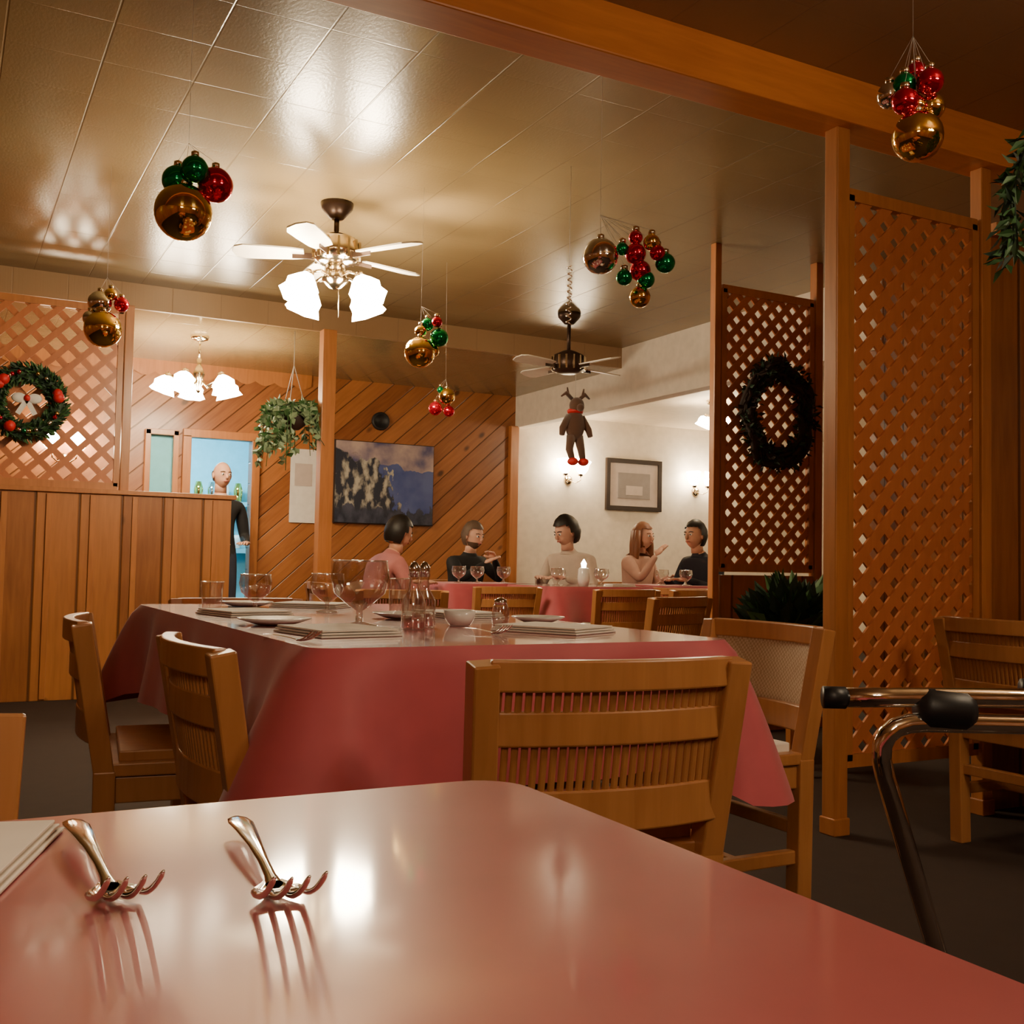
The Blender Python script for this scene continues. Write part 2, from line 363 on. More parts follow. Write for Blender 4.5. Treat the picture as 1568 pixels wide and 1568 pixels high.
# ------------------------------------------------------------------ fixtures
TH=math.radians(28.05); RX=V(math.cos(TH),-math.sin(TH),0)
def tulip(b,c,axis,m,r=.075,L=.12):
    z=Vector(axis).normalized(); R=z.to_track_quat('Z','Y').to_matrix()
    sq=lambda a:.10*math.cos(6*a)
    pr=[(.022,0),(.045,.15*L),(r*.9,.45*L),(r*.86,.7*L),(r*1.08,L)]
    b.lathe(pr,m,n=18,c=c,R=R,sq=sq)
    b.lathe([(.024,-.02),(.028,.0),(.024,.02)],M['brass'],n=10,c=c,R=R)
def fan(name,x,y,zc,drop,n,rb,ang,lights=4,shade='shade',mat='brass',r_l=.14):
    b=B()
    b.lathe([(.085,0),(.08,-.03),(.035,-.08),(.015,-.085)],M['bronze'],c=(0,0,0))
    b.tube([(0,0,-.08),(0,0,-drop+.1)],.014,M['bronze'])
    b.lathe([(.02,.10),(.05,.09),(.11,.06),(.12,.0),(.11,-.05),(.07,-.07),(.05,-.075)],M[mat],c=(0,0,-drop),n=28)
    for i in range(14):
        a=i*2*math.pi/14; b.box((.12*math.cos(a),.12*math.sin(a),-drop),(.012,.012,.10),M['brass'])
    for i in range(n):
        a=ang+i*2*math.pi/n; R=Matrix.Rotation(a,3,'Z')@Matrix.Rotation(math.radians(12),3,'X')
        out=[(.16,-.045),(.22,-.058),(.34,-.066),(rb-.06,-.070),(rb-.015,-.05),(rb,0),(rb-.015,.05),(rb-.06,.070),(.34,.066),(.22,.058),(.16,.045)]
        top=[R@V(p,q,.004)+V(0,0,-drop-.02) for p,q in out]; bot=[R@V(p,q,-.004)+V(0,0,-drop-.02) for p,q in out]
        k=len(out); b.add(top+bot,[tuple(range(k)),tuple(range(2*k-1,k-1,-1))]+[(i2,(i2+k),(i2+1)%k+k,(i2+1)%k) for i2 in range(k)],M['blade'])
        b.beam(R@V(.09,0,0)+V(0,0,-drop-.03),R@V(.22,0,0)+V(0,0,-drop-.03),.03,.006,M['bronze'])
    if lights:
        b.lathe([(.05,0),(.055,-.05),(.07,-.08),(.03,-.12),(.005,-.13)],M['brass'],c=(0,0,-drop-.07))
        for i in range(lights):
            a=ang*.3+.35+i*2*math.pi/lights; d=V(math.cos(a),math.sin(a),0)
            b.tube([d*.05+V(0,0,-drop-.13),d*.10+V(0,0,-drop-.12),d*r_l+V(0,0,-drop-.15)],.009,M['brass'],n=6)
            tulip(b,d*r_l+V(0,0,-drop-.16),d*.55+V(0,0,-1),M[shade],r=.085,L=.14)
        b.tube([(0.02,0,-drop-.19),(.02,0,-drop-.34)],.002,M['brass'],n=4)
    return b.obj(name,(x,y,zc))
fan('ceiling_fan',1.73,5.22,2.75,.25,5,.52,.25,lights=4,r_l=.18)
fan('ceiling_fan',3.98,6.64,2.75,.37,4,.50,.2,lights=0,mat='bronze')
def chandelier(name,x,y,zc,drop,n=5,rad=.22,shade='shadeC'):
    b=B()
    b.lathe([(.07,0),(.06,-.025),(.015,-.04)],M['brass'])
    b.tube([(0,0,-.03),(0,0,-drop+.16)],.007,M['brass'],n=6)
    b.lathe([(.006,.17),(.02,.15),(.012,.12),(.03,.08),(.045,.04),(.03,0),(.035,-.03),(.015,-.06),(.022,-.08),(.003,-.10)],M['brass'],c=(0,0,-drop))
    for i in range(n):
        a=i*2*math.pi/n+.3; d=V(math.cos(a),math.sin(a),0)
        P=[d*.02+V(0,0,-drop+.0),d*rad*.35+V(0,0,-drop-.05),d*rad*.75+V(0,0,-drop-.02),d*rad+V(0,0,-drop+.05),d*rad+V(0,0,-drop+.02)]
        b.tube(P,.007,M['brass'],n=6)
        tulip(b,d*rad+V(0,0,-drop+.02),d*.35+V(0,0,-1),M[shade],r=.085,L=.13)
    return b.obj(name,(x,y,zc))
chandelier('chandelier',1.66,8.15,2.58,.33)
chandelier('chandelier',-.6,-.9,2.66,.45,shade='shadeFill')  # unseen lamp added behind the camera to light beam and chair backs
chandelier('chandelier',2.3,.2,2.66,.40,shade='shadeFill')  # second added lamp, out of view, lights the right lattice from this side
def sconce(name,x,y,z):
    b=B()
    b.lathe([(.05,0),(.045,.02),(.015,.03)],M['brass'],c=(0,0,-.10),R=Matrix.Rotation(math.pi/2,3,'X'))
    for s in(-1,1):
        b.tube([(0,-.02,-.10),(s*.05,-.07,-.13),(s*.09,-.10,-.10),(s*.09,-.10,-.05)],.006,M['brass'],n=6)
        tulip(b,(s*.09,-.10,-.04),(s*.2,-.15,1),M['shadeW'],r=.07,L=.15)
    return b.obj(name,(x,y,z))
sconce('wall_sconce',5.62,YB,1.88); sconce('wall_sconce',7.24,YB,1.84)
sconce('wall_sconce',.85,YB,1.80)
def ceil_light(x,y):
    b=B(); b.lathe([(.08,0),(.07,-.03),(.02,-.05)],M['brass']); b.tube([(0,0,-.04),(0,0,-.12)],.01,M['brass'])
    for i in range(3):
        a=i*2.1; tulip(b,(.08*math.cos(a),.08*math.sin(a),-.14),(math.cos(a)*.5,math.sin(a)*.5,-1),M['shadeW'],r=.06,L=.1)
    b.obj('ceiling_light_fixture',(x,y,2.42))
ceil_light(6.1,7.6); ceil_light(8.2,6.2)
# ------------------------------------------------------------------ wall decor
b=B(); b.box((0,0,0),(.98,.03,.76),M['frame']); b.box((0,-.02,0),(.965,.012,.745),M['painting']); b.obj('mountain_painting',(3.62,YB-.02,1.64))
b=B(); b.lathe([(.085,0),(.085,.03),(.07,.035),(.06,.02),(.001,.015)],M['black'],R=Matrix.Rotation(math.pi/2,3,'X')); b.obj('wall_speaker',(3.57,YB,2.22))
b=B()
w,h,t=.70,.54,.045
for s in(-1,1): b.box((s*(w-t)/2,0,0),(t,.035,h),M['frame']); b.box((0,0,s*(h-t)/2),(w-2*t,.035,t),M['frame'])
b.box((0,.005,0),(w-2*t,.01,h-2*t),M['mat']); b.box((0,-.003,-.01),(w*.58,.008,h*.5),M['photo']); b.box((0,-.008,-.06),(w*.3,.004,h*.18),M['mat'])
b.obj('framed_picture',(6.42,YB-.02,1.77),bevel=.003)
b=B(); b.box((0,0,0),(.24,.01,.66),M['paper']); b.box((0,-.006,.1),(.16,.004,.2),M['mat']); b.obj('wall_notice',(2.85,YB-.008,1.58))
# ------------------------------------------------------------------ foliage
def leaf(b,p,d,L,w,m):
    d=d.normalized(); s=d.cross(V(random.uniform(-1,1),random.uniform(-1,1),random.uniform(-1,1))).normalized()
    n=d.cross(s)*L*.12
    b.add([p,p+d*L*.5+s*w-n,p+d*L,p+d*L*.5-s*w-n,p+d*L*.5],[(0,1,4),(1,2,4),(2,3,4),(3,0,4)],m)
def rdir(): return V(random.gauss(0,1),random.gauss(0,1),random.gauss(0,1)).normalized()
b=B(); R_=.185; r_=.07
b.tube([(R_*math.cos(i*math.pi/14),0,R_*math.sin(i*math.pi/14)) for i in range(28)],r_*.55,M['leafd'],n=8,closed=True)
for i in range(1100):
    a=random.uniform(0,2*math.pi); d=rdir(); c=V(R_*math.cos(a),0,R_*math.sin(a))
    leaf(b,c+d*r_*.5,d+V(-math.sin(a),0,math.cos(a))*.8,.055,.012,random.choice([M['leafd'],M['leaf']]))
for a,rr,m in [(random.uniform(0,6.28),.014,random.choice(['red','gold','silver','green','silver'])) for i in range(34)]+[(2.4,.035,'redbow'),(2.6,.03,'redbow'),(.2,.035,'redbow'),(.35,.03,'redbow'),(4.2,.035,'redbow')]:
    b.ball((R_*math.cos(a),-r_*.8,R_*math.sin(a)),rr,M[m],10,8)
for s in(-1,1):
    b.ball((s*.045,-.04,.02),.04,M['paper'],12,8,(1.1,.4,.8)); b.beam((0,-.04,.01),(s*.05,-.04,-.08),.03,.006,M['paper'])
b.ball((0,-.05,.02),.02,M['redbow'],10,8)
b.obj('christmas_wreath',(.44,7.31,1.87))
b=B()
for j in range(14):
    ph=random.uniform(0,6.28); rr=random.uniform(.175,.265)
    b.tube([((rr+.014*math.sin(5*a+ph))*math.cos(a),.02*math.cos(6*a+ph),(rr*1.2+.014*math.sin(5*a+ph))*math.sin(a)) for a in [i*math.pi/24 for i in range(48)]],.013,M['twig'],n=5,closed=True)
for i in range(900):
    a=random.uniform(0,6.28); d=rdir(); q=random.uniform(.18,.26); leaf(b,V(q*math.cos(a),0,q*1.2*math.sin(a))+d*.02,d,.05,.012,random.choice([M['leafd'],M['twig']]))
b.obj('grapevine_wreath',(4.20,4.66,1.80))
b=B()
b.lathe([(.05,-.12),(.10,-.08),(.12,0),(.11,.0),(.09,-.07),(.001,-.08)],M['terracotta'],n=16)
for i in range(3):
    a=i*2.09; b.tube([(.11*math.cos(a),.11*math.sin(a),0),(0,0,.35),(0,0,.60)],.003,M['string'],n=4)
for i in range(40):
    a=random.uniform(0,6.28); L=random.uniform(.1,.42); d=V(math.cos(a),math.sin(a),0); P=[d*.03,d*.13+V(0,0,.06),d*(.2)+V(0,0,-.02),d*.24+V(0,0,-L)]
    b.tube(P,.003,M['leaf'],n=4)
    for k in range(26):
        t=random.random()*3; i0=min(2,int(t)); p=P[i0].lerp(P[i0+1],t-i0); leaf(b,p,rdir()+V(0,0,-.4),.07,.022,random.choice([M['leafl'],M['leaf'],M['leafl']]))
b.obj('hanging_vine_plant',(2.22,7.58,1.98))
b=B()
for sx in(-1,1):
    for sy in(-1,1): b.beam((sx*.12,sy*.12,0),(sx*.12,sy*.12,.42),.03,.03,M['pine'])
b.box((0,0,.43),(.32,.32,.03),M['pine'])
b.lathe([(.09,.445),(.13,.62),(.14,.66),(.12,.66),(.11,.60),(.001,.60)],M['terracotta'],n=18)
for i in range(260):
    d=rdir(); d.z=abs(d.z); leaf(b,V(0,0,.64)+d*random.uniform(.02,.16),d+V(0,0,.5),.15,.035,random.choice([M['leafd'],M['leafd'],M['leaf']]))
b.obj('potted_plant',(3.50,3.78,0))
b=B()
for j in range(9):
    ang=j*.75; rr=.09+.03*(j%3); P=[V(0,0,.19),V(.6*rr*math.cos(ang),.6*rr*math.sin(ang),.12),V(rr*math.cos(ang),rr*math.sin(ang),-.02),V(.9*rr*math.cos(ang),.9*rr*math.sin(ang),-.15)]
    b.tube(P,.003,M['leafd'],n=4)
    for k in range(70):
        t=random.random()*3; i0=min(2,int(t)); p=P[i0].lerp(P[i0+1],t-i0); leaf(b,p,rdir()+V(0,0,-.5),.05,.009,random.choice([M['leafd'],M['leaf'],M['leaf']]))
b.ball((-.09,-.04,.05),.020,M['gold']); b.ball((-.08,-.05,-.04),.018,M['gold']); b.tube([(0,0,.15),(0,0,.86)],.0015,M['string'],n=4)
b.obj('hanging_greenery',(2.215,1.55,1.80))
# ------------------------------------------------------------------ ornaments
def orns(loc,zc,L):
    b=B()
    knot=V(0,0,max(z+r for _,z,r,_ in L)+.05)
    for i,(dx,dz,r,m) in enumerate(L):
        c=RX*dx+V(0,0,dz)+V(.47,.88,0)*(.03*((i%3)-1))
        b.ball(c,r,M[m],24,16)
        b.lathe([(.012,0),(.012,.014),(.004,.018)],M['brass'],n=8,c=c+V(0,0,r-.002))
        b.tube([c+V(0,0,r+.014),RX*L[0][0]*.5+knot],.0005,M['string'],n=4)
    b.tube([RX*L[0][0]*.5+knot,V(0,0,zc-loc[2])],.0005,M['string'],n=4)
    b.obj('christmas_ornament_cluster',loc)
orns((.61,3.25,1.94),2.75,[(0,0,.084,'gold'),(-.03,.105,.046,'green'),(.075,.105,.053,'red'),(.03,.13,.04,'green')])
orns((.64,5.27,1.97),2.75,[(0,0,.085,'gold'),(-.03,.13,.055,'silver'),(.06,.13,.035,'red'),(-.06,.05,.035,'silver'),(.02,.17,.03,'gold')])
orns((2.02,4.77,1.93),2.75,[(0,0,.075,'gold'),(.09,.08,.045,'green'),(.03,.15,.032,'green'),(.08,.15,.026,'red'),(.0,.11,.03,'gold'),(.06,.02,.03,'gold')])
orns((2.66,5.9,1.90),2.75,[(.02,.02,.05,'gold'),(-.05,-.05,.042,'red'),(.03,-.06,.035,'red'),(-.02,.06,.02,'green')])
orns((1.92,3.01,1.95),2.75,[(0,0,.060,'silver'),(.12,.02,.036,'red'),(.14,-.03,.036,'red'),(.17,.05,.028,'gold'),(.22,-.01,.034,'green'),(.14,-.12,.036,'gold'),(.08,-.07,.027,'green'),(.12,.075,.024,'red'),(.16,-.06,.03,'green'),(.19,.015,.026,'red'),(.075,.035,.022,'green')])
orns((2.04,1.80,1.96),2.66,[(0,0,.060,'gold'),(.045,.085,.032,'gold'),(.02,.185,.026,'red'),(.03,.135,.032,'red'),(-.02,.14,.028,'green'),(-.045,.125,.032,'silver'),(-.03,.085,.032,'red'),(.005,.09,.026,'gold')])
b=B()
b.tube([(0,0,.0),(0,0,.46)],.0012,M['string'],n=4)
b.tube([(.012*math.cos(i*.9),.012*math.sin(i*.9),-i*.004) for i in range(70)],.003,M['silver'],n=5)
b.obj('hanging_tinsel_spiral',(2.49,4.16,2.29))
b=B()
b.tube([(0,0,.20),(0,0,.37)],.002,M['string'],n=4)
b.ball((0,0,0),.075,M['plush'],14,10,(1,.8,1.5)); b.ball((0,-.02,.14),.055,M['plush'],14,10,(1,1,1.1)); b.ball((0,-.07,.12),.028,M['plush'],10,8)
for s in(-1,1):
    b.tube([(s*.02,0,.18),(s*.08,0,.23),(s*.12,0,.20)],[.014,.016,.006],M['plush'],n=6); b.tube([(s*.06,0,.21),(s*.07,0,.27)],[.012,.005],M['plush'],n=6)
    b.tube([(s*.05,0,.06),(s*.11,-.01,-.03),(s*.12,-.02,-.08)],[.03,.026,.02],M['plush']); b.tube([(s*.03,0,-.08),(s*.05,-.01,-.18),(s*.045,-.04,-.25)],[.036,.028,.022],M['plush'])
    b.ball((s*.045,-.05,-.27),.036,M['redbow'],10,8,(1,1.4,.8))
b.lathe([(.055,0),(.06,.02),(.05,.03)],M['redbow'],c=(0,0,.085))
b.obj('hanging_reindeer_ornament',(4.02,6.60,1.93))
# ------------------------------------------------------------------ tables
def cloth(b,x0,x1,y0,y1,z,drop,mat,seed=0,amp=.03,rc=.05,topmat=None):
    random.seed(seed); per=[]
    def arc(cx,cy,a0):
        for i in range(7):
            a=a0+i*math.pi/12; per.append((cx+rc*math.cos(a),cy+rc*math.sin(a),math.cos(a),math.sin(a)))
    def seg(p,q,nx,ny,n):
        for i in range(1,n):
            t=i/n; per.append((p[0]+(q[0]-p[0])*t,p[1]+(q[1]-p[1])*t,nx,ny))
    arc(x1-rc,y0+rc,-math.pi/2); seg((x1,y0+rc),(x1,y1-rc),1,0,30)
    arc(x1-rc,y1-rc,0); seg((x1-rc,y1),(x0+rc,y1),0,1,22)
    arc(x0+rc,y1-rc,math.pi/2); seg((x0,y1-rc),(x0,y0+rc),-1,0,30)
    arc(x0+rc,y0+rc,math.pi); seg((x0+rc,y0),(x1-rc,y0),0,-1,22)
    N=len(per); rings=12; vs=[(p[0],p[1],z) for p in per]
    ph=[random.uniform(0,6) for _ in range(4)]
    cum=0;ss=[]
    for i,p in enumerate(per):
        q=per[i-1]; cum+=math.hypot(p[0]-q[0],p[1]-q[1]); ss.append(cum)
    corners=[(x0,y0),(x1,y0),(x1,y1),(x0,y1)]
    cw=[math.exp(-(min(math.hypot(p[0]-c[0],p[1]-c[1]) for c in corners)/.12)**2) for p in per]
    for k in range(1,rings+1):
        t=k/rings
        for i,p in enumerate(per):
            wv=math.sin(ss[i]*11+ph[0])*.6+math.sin(ss[i]*23+ph[1])*.4
            out=.006+t**.8*(amp*(1+wv)*.9+cw[i]*.13)
            dz=drop*t*(1+.30*cw[i])
            vs.append((p[0]+p[2]*out,p[1]+p[3]*out,z-dz))
    fs=[(k*N+i,(k+1)*N+i,(k+1)*N+(i+1)%N,k*N+(i+1)%N) for k in range(rings) for i in range(N)]
    b.add(vs,fs,mat,True)
    b.add([(p[0],p[1],z) for p in per],[tuple(range(N))],topmat or mat)
def table(name,x0,x1,y0,y1,z=.77,drop=.24,seed=0,top=None,rc=.05,amp=.03,rot=0):
    b=B(); cx,cy=(x0+x1)/2,(y0+y1)/2; w,l=(x1-x0),(y1-y0)
    cloth(b,-w/2,w/2,-l/2,l/2,z,drop,M['cloth'],seed,rc=rc,topmat=top,amp=amp)
    b.box((0,0,z-.025),(w-.05,l-.05,.03),M['bronze'])
    b.tube([(0,0,.03),(0,0,z-.04)],.045,M['bronze'],n=12)
    for a in range(4):
        d=V(math.cos(a*math.pi/2+.785),math.sin(a*math.pi/2+.785),0); b.beam(V(0,0,.05),d*.33+V(0,0,.02),.05,.04,M['bronze'])
    return b.obj(name,(cx,cy,0),rot)
table('dining_table',-.75,.356,-.35,.672,top=M['clothnear'],rc=.035,amp=.012,drop=.2,seed=3)
table('dining_table',.56,1.47,1.76,3.55,seed=5,top=M['clothnear'],drop=.25,amp=.035)
table('dining_table',3.68,4.55,6.3,7.1,seed=6,top=M['clothnear'])
table('dining_table',4.95,5.60,6.80,7.50,seed=7)
table('dining_table',3.20,3.95,6.95,7.65,seed=8)
table('dining_table',3.55,4.5,1.7,2.5,seed=9)
# ------------------------------------------------------------------ chairs
def chair(x,y,rot,cane=False):
    """local: faces +Y, back at -Y"""
    b=B(); m=M['chair']
    for s in(-1,1):
        b.beam((s*.205,-.21,0),(s*.21,-.215,.43),.048,.048,m); b.beam((s*.21,-.215,.42),(s*.228,-.275,.765),.044,.045,m)
        b.beam((s*.205,.21,0),(s*.205,.21,.42),.048,.048,m)
        b.box((s*.205,0,.18),(.028,.40,.035),m); b.box((s*.205,0,.385),(.03,.42,.06),m)
    b.box((0,.21,.385),(.40,.03,.06),m); b.box((0,-.21,.385),(.40,.03,.06),m); b.box((0,0,.18),(.40,.028,.035),m); b.box((0,-.21,.25),(.40,.026,.035),m)
    b.box((0,.01,.432),(.46,.45,.03),m); b.box((0,.01,.458),(.40,.39,.025),M['napkin'] if cane else m)
    arc=lambda t,z,yo: V((t*.215),yo-.035*(1-t*t),z)
    b.rsweep([arc(-1+i/6,.745,-.272) for i in range(13)],.026,.050,m)
    b.rsweep([arc(-1+i/6,.525,-.236) for i in range(13)],.024,.07,m)
    if cane:
        P=[];fs=[]
        for i in range(13):
            t=-.97+i*.97/6
            P+= [arc(t,.55,-.240),arc(t,.735,-.270),arc(t,.55,-.246),arc(t,.735,-.276)]
        for i in range(12): fs+=[(i*4,i*4+1,i*4+5,i*4+4),(i*4+2,i*4+6,i*4+7,i*4+3)]
        b.add(P,fs,M['cane'])
    else:
        for i in range(27):
            t=-.93+i*1.86/26
            b.beam(arc(t,.55,-.240),arc(t,.735,-.270),.0125,.007,m)
        b.rsweep([arc(-1+i/6,.66,-.258) for i in range(13)],.018,.055,m)
    return b.obj('dining_chair',(x,y,0),rot,bevel=.004)
chair(1.01,1.74,-.12)
chair(1.78,2.33,math.pi/2,cane=True)
chair(.69,2.02,-math.pi/2)
chair(.59,2.80,-math.pi/2-.12)
chair(1.0,3.80,math.pi)
chair(-.17,.88,math.pi)
chair(3.33,2.34,-math.pi/2)
chair(3.2,4.6,.3); chair(3.9,6.0,0); chair(4.45,6.0,.1); chair(4.85,6.35,-.9); chair(3.3,6.5,0); chair(4.4,5.2,2.0); chair(2.3,5.6,-.4)
# ------------------------------------------------------------------ people
def head(b,c,skin,hair,long=False,bald=False,beard=False,yaw=0,vol=.020,pitch=0):
    R=Matrix.Rotation(yaw,3,'Z')@Matrix.Rotation(-pitch,3,'X')
    n,k=28,22
    def P(i,j,off=0):
        t=math.pi*i/k; a=2*math.pi*j/n
        x=math.sin(t)*math.cos(a); y=math.sin(t)*math.sin(a); z=-math.cos(t)
        w=.076; dd=.095; hh=.115
        if z<0: w*=1+z*.28
        px,py,pz=x*(w+off),y*(dd+off)+( .012*z if z<0 and y>0 else 0),z*(hh+off)
        if y>0 and z<-.3: py+=.012
        return R@V(px,py,pz)+Vector(c)
    vs=[P(i,j) for i in range(k+1) for j in range(n)]
    fs=[(i*n+j,i*n+(j+1)%n,(i+1)*n+(j+1)%n,(i+1)*n+j) for i in range(k) for j in range(n)]
    b.add(vs,fs,skin,True)
    T=lambda x,y,z: R@V(x,y,z)+Vector(c)
    b.tube([T(0,.090,.012),T(0,.108,-.018),T(0,.104,-.028),T(0,.09,-.032)],[.007,.013,.012,.006],skin,n=8)
    for s in(-1,1):
        b.ball(T(s*.030,.084,.004),.011,M['paper'],8,6); b.ball(T(s*.030,.093,.004),.006,M['eye'],8,6)
        b.tube([T(s*.014,.095,.024),T(s*.032,.092,.029),T(s*.05,.078,.024)],.0035,hair,n=5)
        b.ball(T(s*.079,-.005,-.005),.026,skin,8,8,(.35,.7,1.1),R)
    b.tube([T(-.024,.090,-.055),T(0,.098,-.054),T(.024,.090,-.055)],[.003,.006,.003],M['lips'],n=6)
    def keep(i,j):
        t=math.pi*(i+.5)/k; a=2*math.pi*(j+.5)/n; y=math.sin(t)*math.sin(a); z=-math.cos(t)
        if bald: return y<.1 and -.35<z<.25
        return (z>.42+ .15*y) or (y<.30 and z>-.05) or (y<.0 and z>-.62) or (long and y<.40 and z>-.8)
    o=vol if not bald else .006
    vs=[P(i,j,o*(.45+.55*min(1,max(0,.9-math.sin(math.pi*i/k)*math.sin(2*math.pi*j/n))))+.003*math.sin(j*3+i)) for i in range(k+1) for j in range(n)]
    b.add(vs,[f for q,f in enumerate(fs) if keep(q//n,q%n)],hair,True)
    if long:
        for s in range(-5,6):
            a=s*.31; x=math.sin(a)*.088; y=-math.cos(a)*.088+.01
            b.tube([T(x,y,.05),T(x*1.15,y*1.05,-.08),T(x*1.3,y*1.0,-.18),T(x*1.15,y*.9,-.27)],[.03,.034,.030,.008],hair,n=8)
    if beard:
        def kb(i,j):
            t=math.pi*(i+.5)/k; a=2*math.pi*(j+.5)/n; y=math.sin(t)*math.sin(a); z=-math.cos(t)
            return y>.0 and z<-.38 and not(-.62<z<-.45 and abs(math.cos(a))<.3)
        vs=[P(i,j,.006) for i in range(k+1) for j in range(n)]
        b.add(vs,[f for q,f in enumerate(fs) if kb(q//n,q%n)],hair,True)
def hand(b,w,d,skin,side):
    d=Vector(d).normalized(); up=V(0,0,1); s=d.cross(up).normalized()*side; up=s.cross(d)*side
    Rm=Matrix((s,d,up)).transposed()
    b.ball(Vector(w)+d*.045,.05,skin,10,8,(.82,1.0,.34),Rm)
    for i,(o,L) in enumerate(((-.030,.060),(-.010,.072),(.010,.078),(.030,.068))):
        p=Vector(w)+d*.085+s*o
        b.tube([p-d*.02,p+d*L*.4+up*side*.004,p+d*L*.75-V(0,0,.006),p+d*L-V(0,0,.016)],[.010,.009,.008,.006],skin,n=7)
    p=Vector(w)+d*.03+s*.036
    b.tube([p,p+s*.025+d*.02,p+s*.032+d*.05-V(0,0,.008)],[.012,.010,.007],skin,n=7)
def person(name,x,y,rot,shirt,hair,skin='skin',pants='jeans',stand=False,lean=.05,headyaw=0,sc=1,arms='table',**kw):
    root=D.objects.new(name,None); COL.objects.link(root); root.location=(x,y,0); root.rotation_euler=(0,0,rot); root.scale=(sc,)*3
    if stand:
        J={'pel':(0,0,.98,.15,.11),'sp':(0,0,1.14,.135,.10),'ch':(0,0,1.32,.16,.115),'nb':(0,0,1.46,.075,.07),'nk':(0,.01,1.54,.052,.052),
           'hipL':(-.09,0,.90,.095,.09),'hipR':(.09,0,.90,.095,.09),'knL':(-.10,.02,.50,.062,.06),'knR':(.10,.02,.50,.062,.06),'anL':(-.10,-.01,.09,.042,.042),'anR':(.10,-.01,.09,.042,.042),'toL':(-.11,.14,.04,.04,.03),'toR':(.11,.14,.04,.04,.03),
           'shL':(-.185,0,1.41,.07,.065),'shR':(.185,0,1.41,.07,.065),'elL':(-.24,.0,1.13,.047,.047),'elR':(.24,.0,1.13,.047,.047),'wrL':(-.16,.22,1.08,.03,.028),'wrR':(.16,.22,1.08,.03,.028)}
        hc=(0,.03,1.66)
    else:
        l=lean
        J={'pel':(0,0,.54,.16,.12),'sp':(0,l*.4,.70,.14,.105),'ch':(0,l,.88,.155,.11),'nb':(0,l*1.2,1.01,.075,.07),'nk':(0,l*1.4,1.07,.05,.05),
           'hipL':(-.10,.04,.53,.10,.085),'hipR':(.10,.04,.53,.10,.085),'knL':(-.12,.42,.53,.066,.06),'knR':(.12,.42,.53,.066,.06),'anL':(-.12,.40,.09,.042,.042),'anR':(.12,.40,.09,.042,.042),'toL':(-.13,.54,.04,.04,.03),'toR':(.13,.54,.04,.04,.03),
           'shL':(-.185,l,.95,.07,.065),'shR':(.185,l,.95,.07,.065),'elL':(-.255,l+.06,.73,.047,.047),'elR':(.255,l+.06,.73,.047,.047),'wrL':(-.13,l+.28,.815,.03,.026),'wrR':(.13,l+.28,.815,.03,.026)}
        if arms=='up':
            J['elL']=(-.25,l+.16,.80,.047,.047); J['wrL']=(-.07,l+.25,.98,.03,.026); J['elR']=(.25,l+.16,.80,.047,.047); J['wrR']=(.07,l+.27,.95,.03,.026)
        if arms=='one':
            J['elR']=(.25,l+.16,.80,.047,.047); J['wrR']=(.13,l+.25,1.02,.03,.026)
        hc=(0,l*1.4+.03,1.185)
    E=[('pel','sp'),('sp','ch'),('ch','nb'),('nb','nk'),('pel','hipL'),('pel','hipR'),('hipL','knL'),('hipR','knR'),('knL','anL'),('knR','anR'),('anL','toL'),('anR','toR'),('ch','shL'),('ch','shR'),('shL','elL'),('shR','elR'),('elL','wrL'),('elR','wrR')]
    ks=list(J); me=D.meshes.new('sk'); me.from_pydata([J[k][:3] for k in ks],[(ks.index(a),ks.index(c)) for a,c in E],[])
    o=D.objects.new('sk',me); COL.objects.link(o)
    md=o.modifiers.new('skin','SKIN'); md.use_smooth_shade=True
    for i,k in enumerate(ks):
        o.data.skin_vertices[0].data[i].radius=(J[k][3],J[k][4]); o.data.skin_vertices[0].data[i].use_root=(k=='pel')
    sb=o.modifiers.new('s','SUBSURF'); sb.levels=2; sb.render_levels=2
    bpy.context.view_layer.update()
    me2=D.meshes.new_from_object(o.evaluated_get(bpy.context.evaluated_depsgraph_get())); D.objects.remove(o)
    mats=[M[shirt],M[pants],M[skin],M['black']]; me2.materials.clear()
    for m in mats: me2.materials.append(m)
    P={k:V(*J[k][:3]) for k in ks}
    def dseg(p,a,c):
        ab=c-a; t=max(0,min(1,(p-a).dot(ab)/ab.length_squared)); return (p-a-ab*t).length
    for f in me2.polygons:
        c=f.center; best=min(E,key=lambda e:dseg(c,P[e[0]],P[e[1]])-.4*min(J[e[0]][3],J[e[1]][3]))
        f.use_smooth=True
        if best[1][:2] in('hi','kn','an'): f.material_index=1
        elif best[1][:2]=='to': f.material_index=3
        elif best==('nb','nk') and c.z>P['nb'].z+.025: f.material_index=2
        else: f.material_index=0
    bo=D.objects.new('body',me2); COL.objects.link(bo); bo.parent=root
    b=B(); head(b,hc,M[skin],M[hair],yaw=headyaw,**kw)
    b.tube([P['nk']-V(0,0,.03),V(*hc)-V(0,.02,.06)],[.052,.05],M[skin],n=12)
    b.obj('head',parent=root)
    b=B()
    for s,k in((1,'L'),(-1,'R')):
        d=(P['wr'+k]-P['el'+k])
        if arms=='table': d.z*=.1
        hand(b,P['wr'+k],d+V(.1*s,0,0),M[skin],s)
    b.obj('hands',parent=root)
    return root
person('man_in_pink_shirt',2.64,7.08,-math.pi/2+.1,'shirtp','hairb',lean=.16,sc=.95,pitch=.3,vol=.024)
person('man_in_black_shirt',3.93,8.24,math.pi+.35,'shirtk','hairg','skin2',beard=True,lean=.06,arms='up',sc=.97,pitch=.15)
person('woman_with_dark_hair',4.68,7.60,math.pi-1.1,'shirtw','hairb','skin2',lean=.12,vol=.035,headyaw=-.35,pitch=.3)
